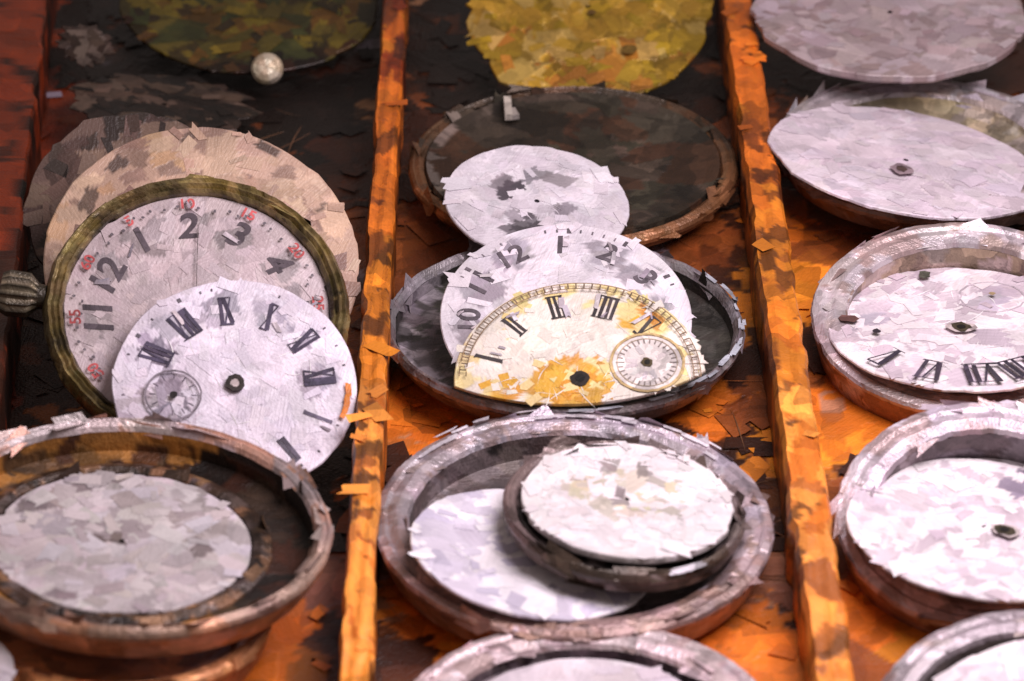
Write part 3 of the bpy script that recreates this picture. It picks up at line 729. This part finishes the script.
R, M = pose((925, 146, 150, 70, 4), .7); r = random.Random(310)
t = thing('pocket_watch', 'blank lilac dial in a grey case, second from the top in the right compartment', 'pocket watch', M, G_OPEN)
case_parts(t, R, r, .6, .5, lin((206, 198, 206)), lin((140, 104, 70)), lin((170, 156, 130)), .25, 260, .86, dabn=.65)
Ri, Mi = pose((906, 160, 138, 50, 11), .92)
fc = lin((226, 212, 224)); fm = face_mesh(Ri, fc, r, 150, colf=lambda x, y, r: jit(fc, r, .12, .03), dab=.6, ragged=.02, thick=.1)
loc = M.inverted() @ Mi; loc.translation = loc.translation*S
f = fm.build('face', ENAMEL, t); f.matrix_basis = loc
mb = MB(); disc(mb, -.02*Ri, -.26*Ri, .07, .2, .26, lin((150, 130, 138)), 12, r, .2); disc(mb, -.02*Ri, -.26*Ri, .078, .1, .14, lin((84, 66, 62)), 12, r, .2)
f = mb.build('centre_hole', INK, t); f.matrix_basis = loc

def open_watch(e, z, ei, zi, label, seed, lip, lipc, inner, wall, roman, hole, sub=False, n=200):
    R, M = pose(e, z); r = random.Random(seed)
    t = thing('pocket_watch', label, 'pocket watch', M, G_OPEN)
    case_parts(t, R, r, lip, .85, lipc, wall, inner, .72, n, .88, near=mixc(wall, lipc, .7), dabn=.5)
    Ri, Mi = pose(ei, zi); loc = M.inverted() @ Mi; loc.translation = loc.translation*S
    fc = lin((240, 230, 236))
    fm = face_mesh(Ri, fc, r, 190, colf=lambda x, y, r: jit(r.choice((fc, fc, fc, lin((218, 202, 214)), lin((204, 188, 200)))), r, .06, .02), dab=.5, ragged=.018)
    if sub: smudges(fm, [(-.72*Ri, .05*Ri), (.35*Ri, .55*Ri), (.2*Ri, .5*Ri), (-.3*Ri, .75*Ri)], Ri, r, col=lin((196, 184, 196)), L=.5, n=3)
    else: smudges(fm, [(.15*Ri, .7*Ri), (.35*Ri, .75*Ri)], Ri, r, col=lin((150, 140, 160)), L=.45, n=4); smudges(fm, [(-.45*Ri, .3*Ri), (-.2*Ri, .5*Ri), (-.1*Ri, -.2*Ri)], Ri, r, col=lin((208, 194, 202)), L=.5, n=2)
    parts = [fm.build('face', ENAMEL, t)]
    mb = MB()
    if roman:
        for ang, txt in roman: 
            a = math.radians(ang); x, y = .8*Ri*math.cos(a), .8*Ri*math.sin(a)
            put_roman(mb, txt, x, y, .075, .27*Ri, a-math.pi/2, lin((70, 62, 76)), r, 1.0)
        parts.append(mb.build('hour_numerals', INK, t))
    mb = MB(); hx, hy = hole
    disc(mb, hx*Ri, hy*Ri, .07, .24, .2, lin((190, 176, 176)), 10, r, .25); disc(mb, hx*Ri, hy*Ri, .078, .17, .16, lin((66, 58, 44)), 12, r, .25); disc(mb, hx*Ri, hy*Ri, .084, .08, .08, lin((24, 20, 16)), 10, r, .1)
    parts.append(mb.build('centre_hole', INK, t))
    if sub:
        mb = MB(); ring(mb, .22*Ri, .52*Ri, .012, .24*Ri, .255*Ri, lin((205, 192, 202)), 36, .012, r, .01); disc(mb, .22*Ri, .52*Ri, .08, .06, .06, lin((150, 130, 100)), 10, r, .2)
        disc(mb, -.84*Ri, -.02*Ri, .08, .15, .16, lin((120, 84, 80)), 8, r, .3); disc(mb, -.3*Ri, .78*Ri, .08, .12, .14, lin((84, 84, 74)), 8, r, .3); disc(mb, -.62*Ri, -.2*Ri, .08, .07, .08, lin((60, 50, 60)), 8, r, .3)
        parts.append(mb.build('seconds_subdial', INK, t))
    for p in parts: p.matrix_basis = loc
    return t
open_watch((965, 314, 154, 95, 3), .85, (961, 327, 134, 61, 3), .76, 'white roman dial with dark oval centre hole in a silver case, middle right', 320, .62,
           lin((222, 210, 218)), lin((170, 146, 128)), lin((150, 104, 76)), [(-105, 'VI'), (-78, 'VII'), (-55, 'VIII'), (-132, 'V')], (0, -.06), True)
open_watch((988, 512, 152, 114, 3), .95, (985, 527, 139, 69, 8), .95, 'bright white worn dial in a thick lilac case, above the bottom right corner', 330, .62,
           lin((222, 206, 220)), lin((112, 98, 100)), lin((150, 112, 96)), None, (.14, -.06))
open_watch((1022, 712, 150, 106, -4), 1.2, (1042, 724, 128, 88, -4), 1.24, 'glaring white dial in a grey case cut off by the bottom right corner', 340, .5,
           lin((196, 184, 192)), lin((176, 164, 158)), lin((160, 126, 112)), None, (.14, -.06), n=120)

# ================================================================== light
w = bpy.data.worlds.new('World'); scene.world = w; w.use_nodes = True
w.node_tree.nodes['Background'].inputs[0].default_value = (1.0, .82, .76, 1); w.node_tree.nodes['Background'].inputs[1].default_value = .23
def area(name, loc, tgt, size, power, col):
    l = bpy.data.lights.new(name, 'AREA'); l.energy = power; l.size = size*S; l.shape = 'DISK'; l.color = col
    o = bpy.data.objects.new(name, l); COL.objects.link(o); o.location = Vector(loc)*S
    o.rotation_euler = (Vector(tgt)-Vector(loc)).to_track_quat('-Z', 'Y').to_euler(); return o
area('window_light', (9.5, -7, 21), (4, -5, 0), 16, .74, (1, .885, .925))
scene.view_settings.view_transform = 'Standard'; scene.view_settings.look = 'None'; scene.view_settings.exposure = 0
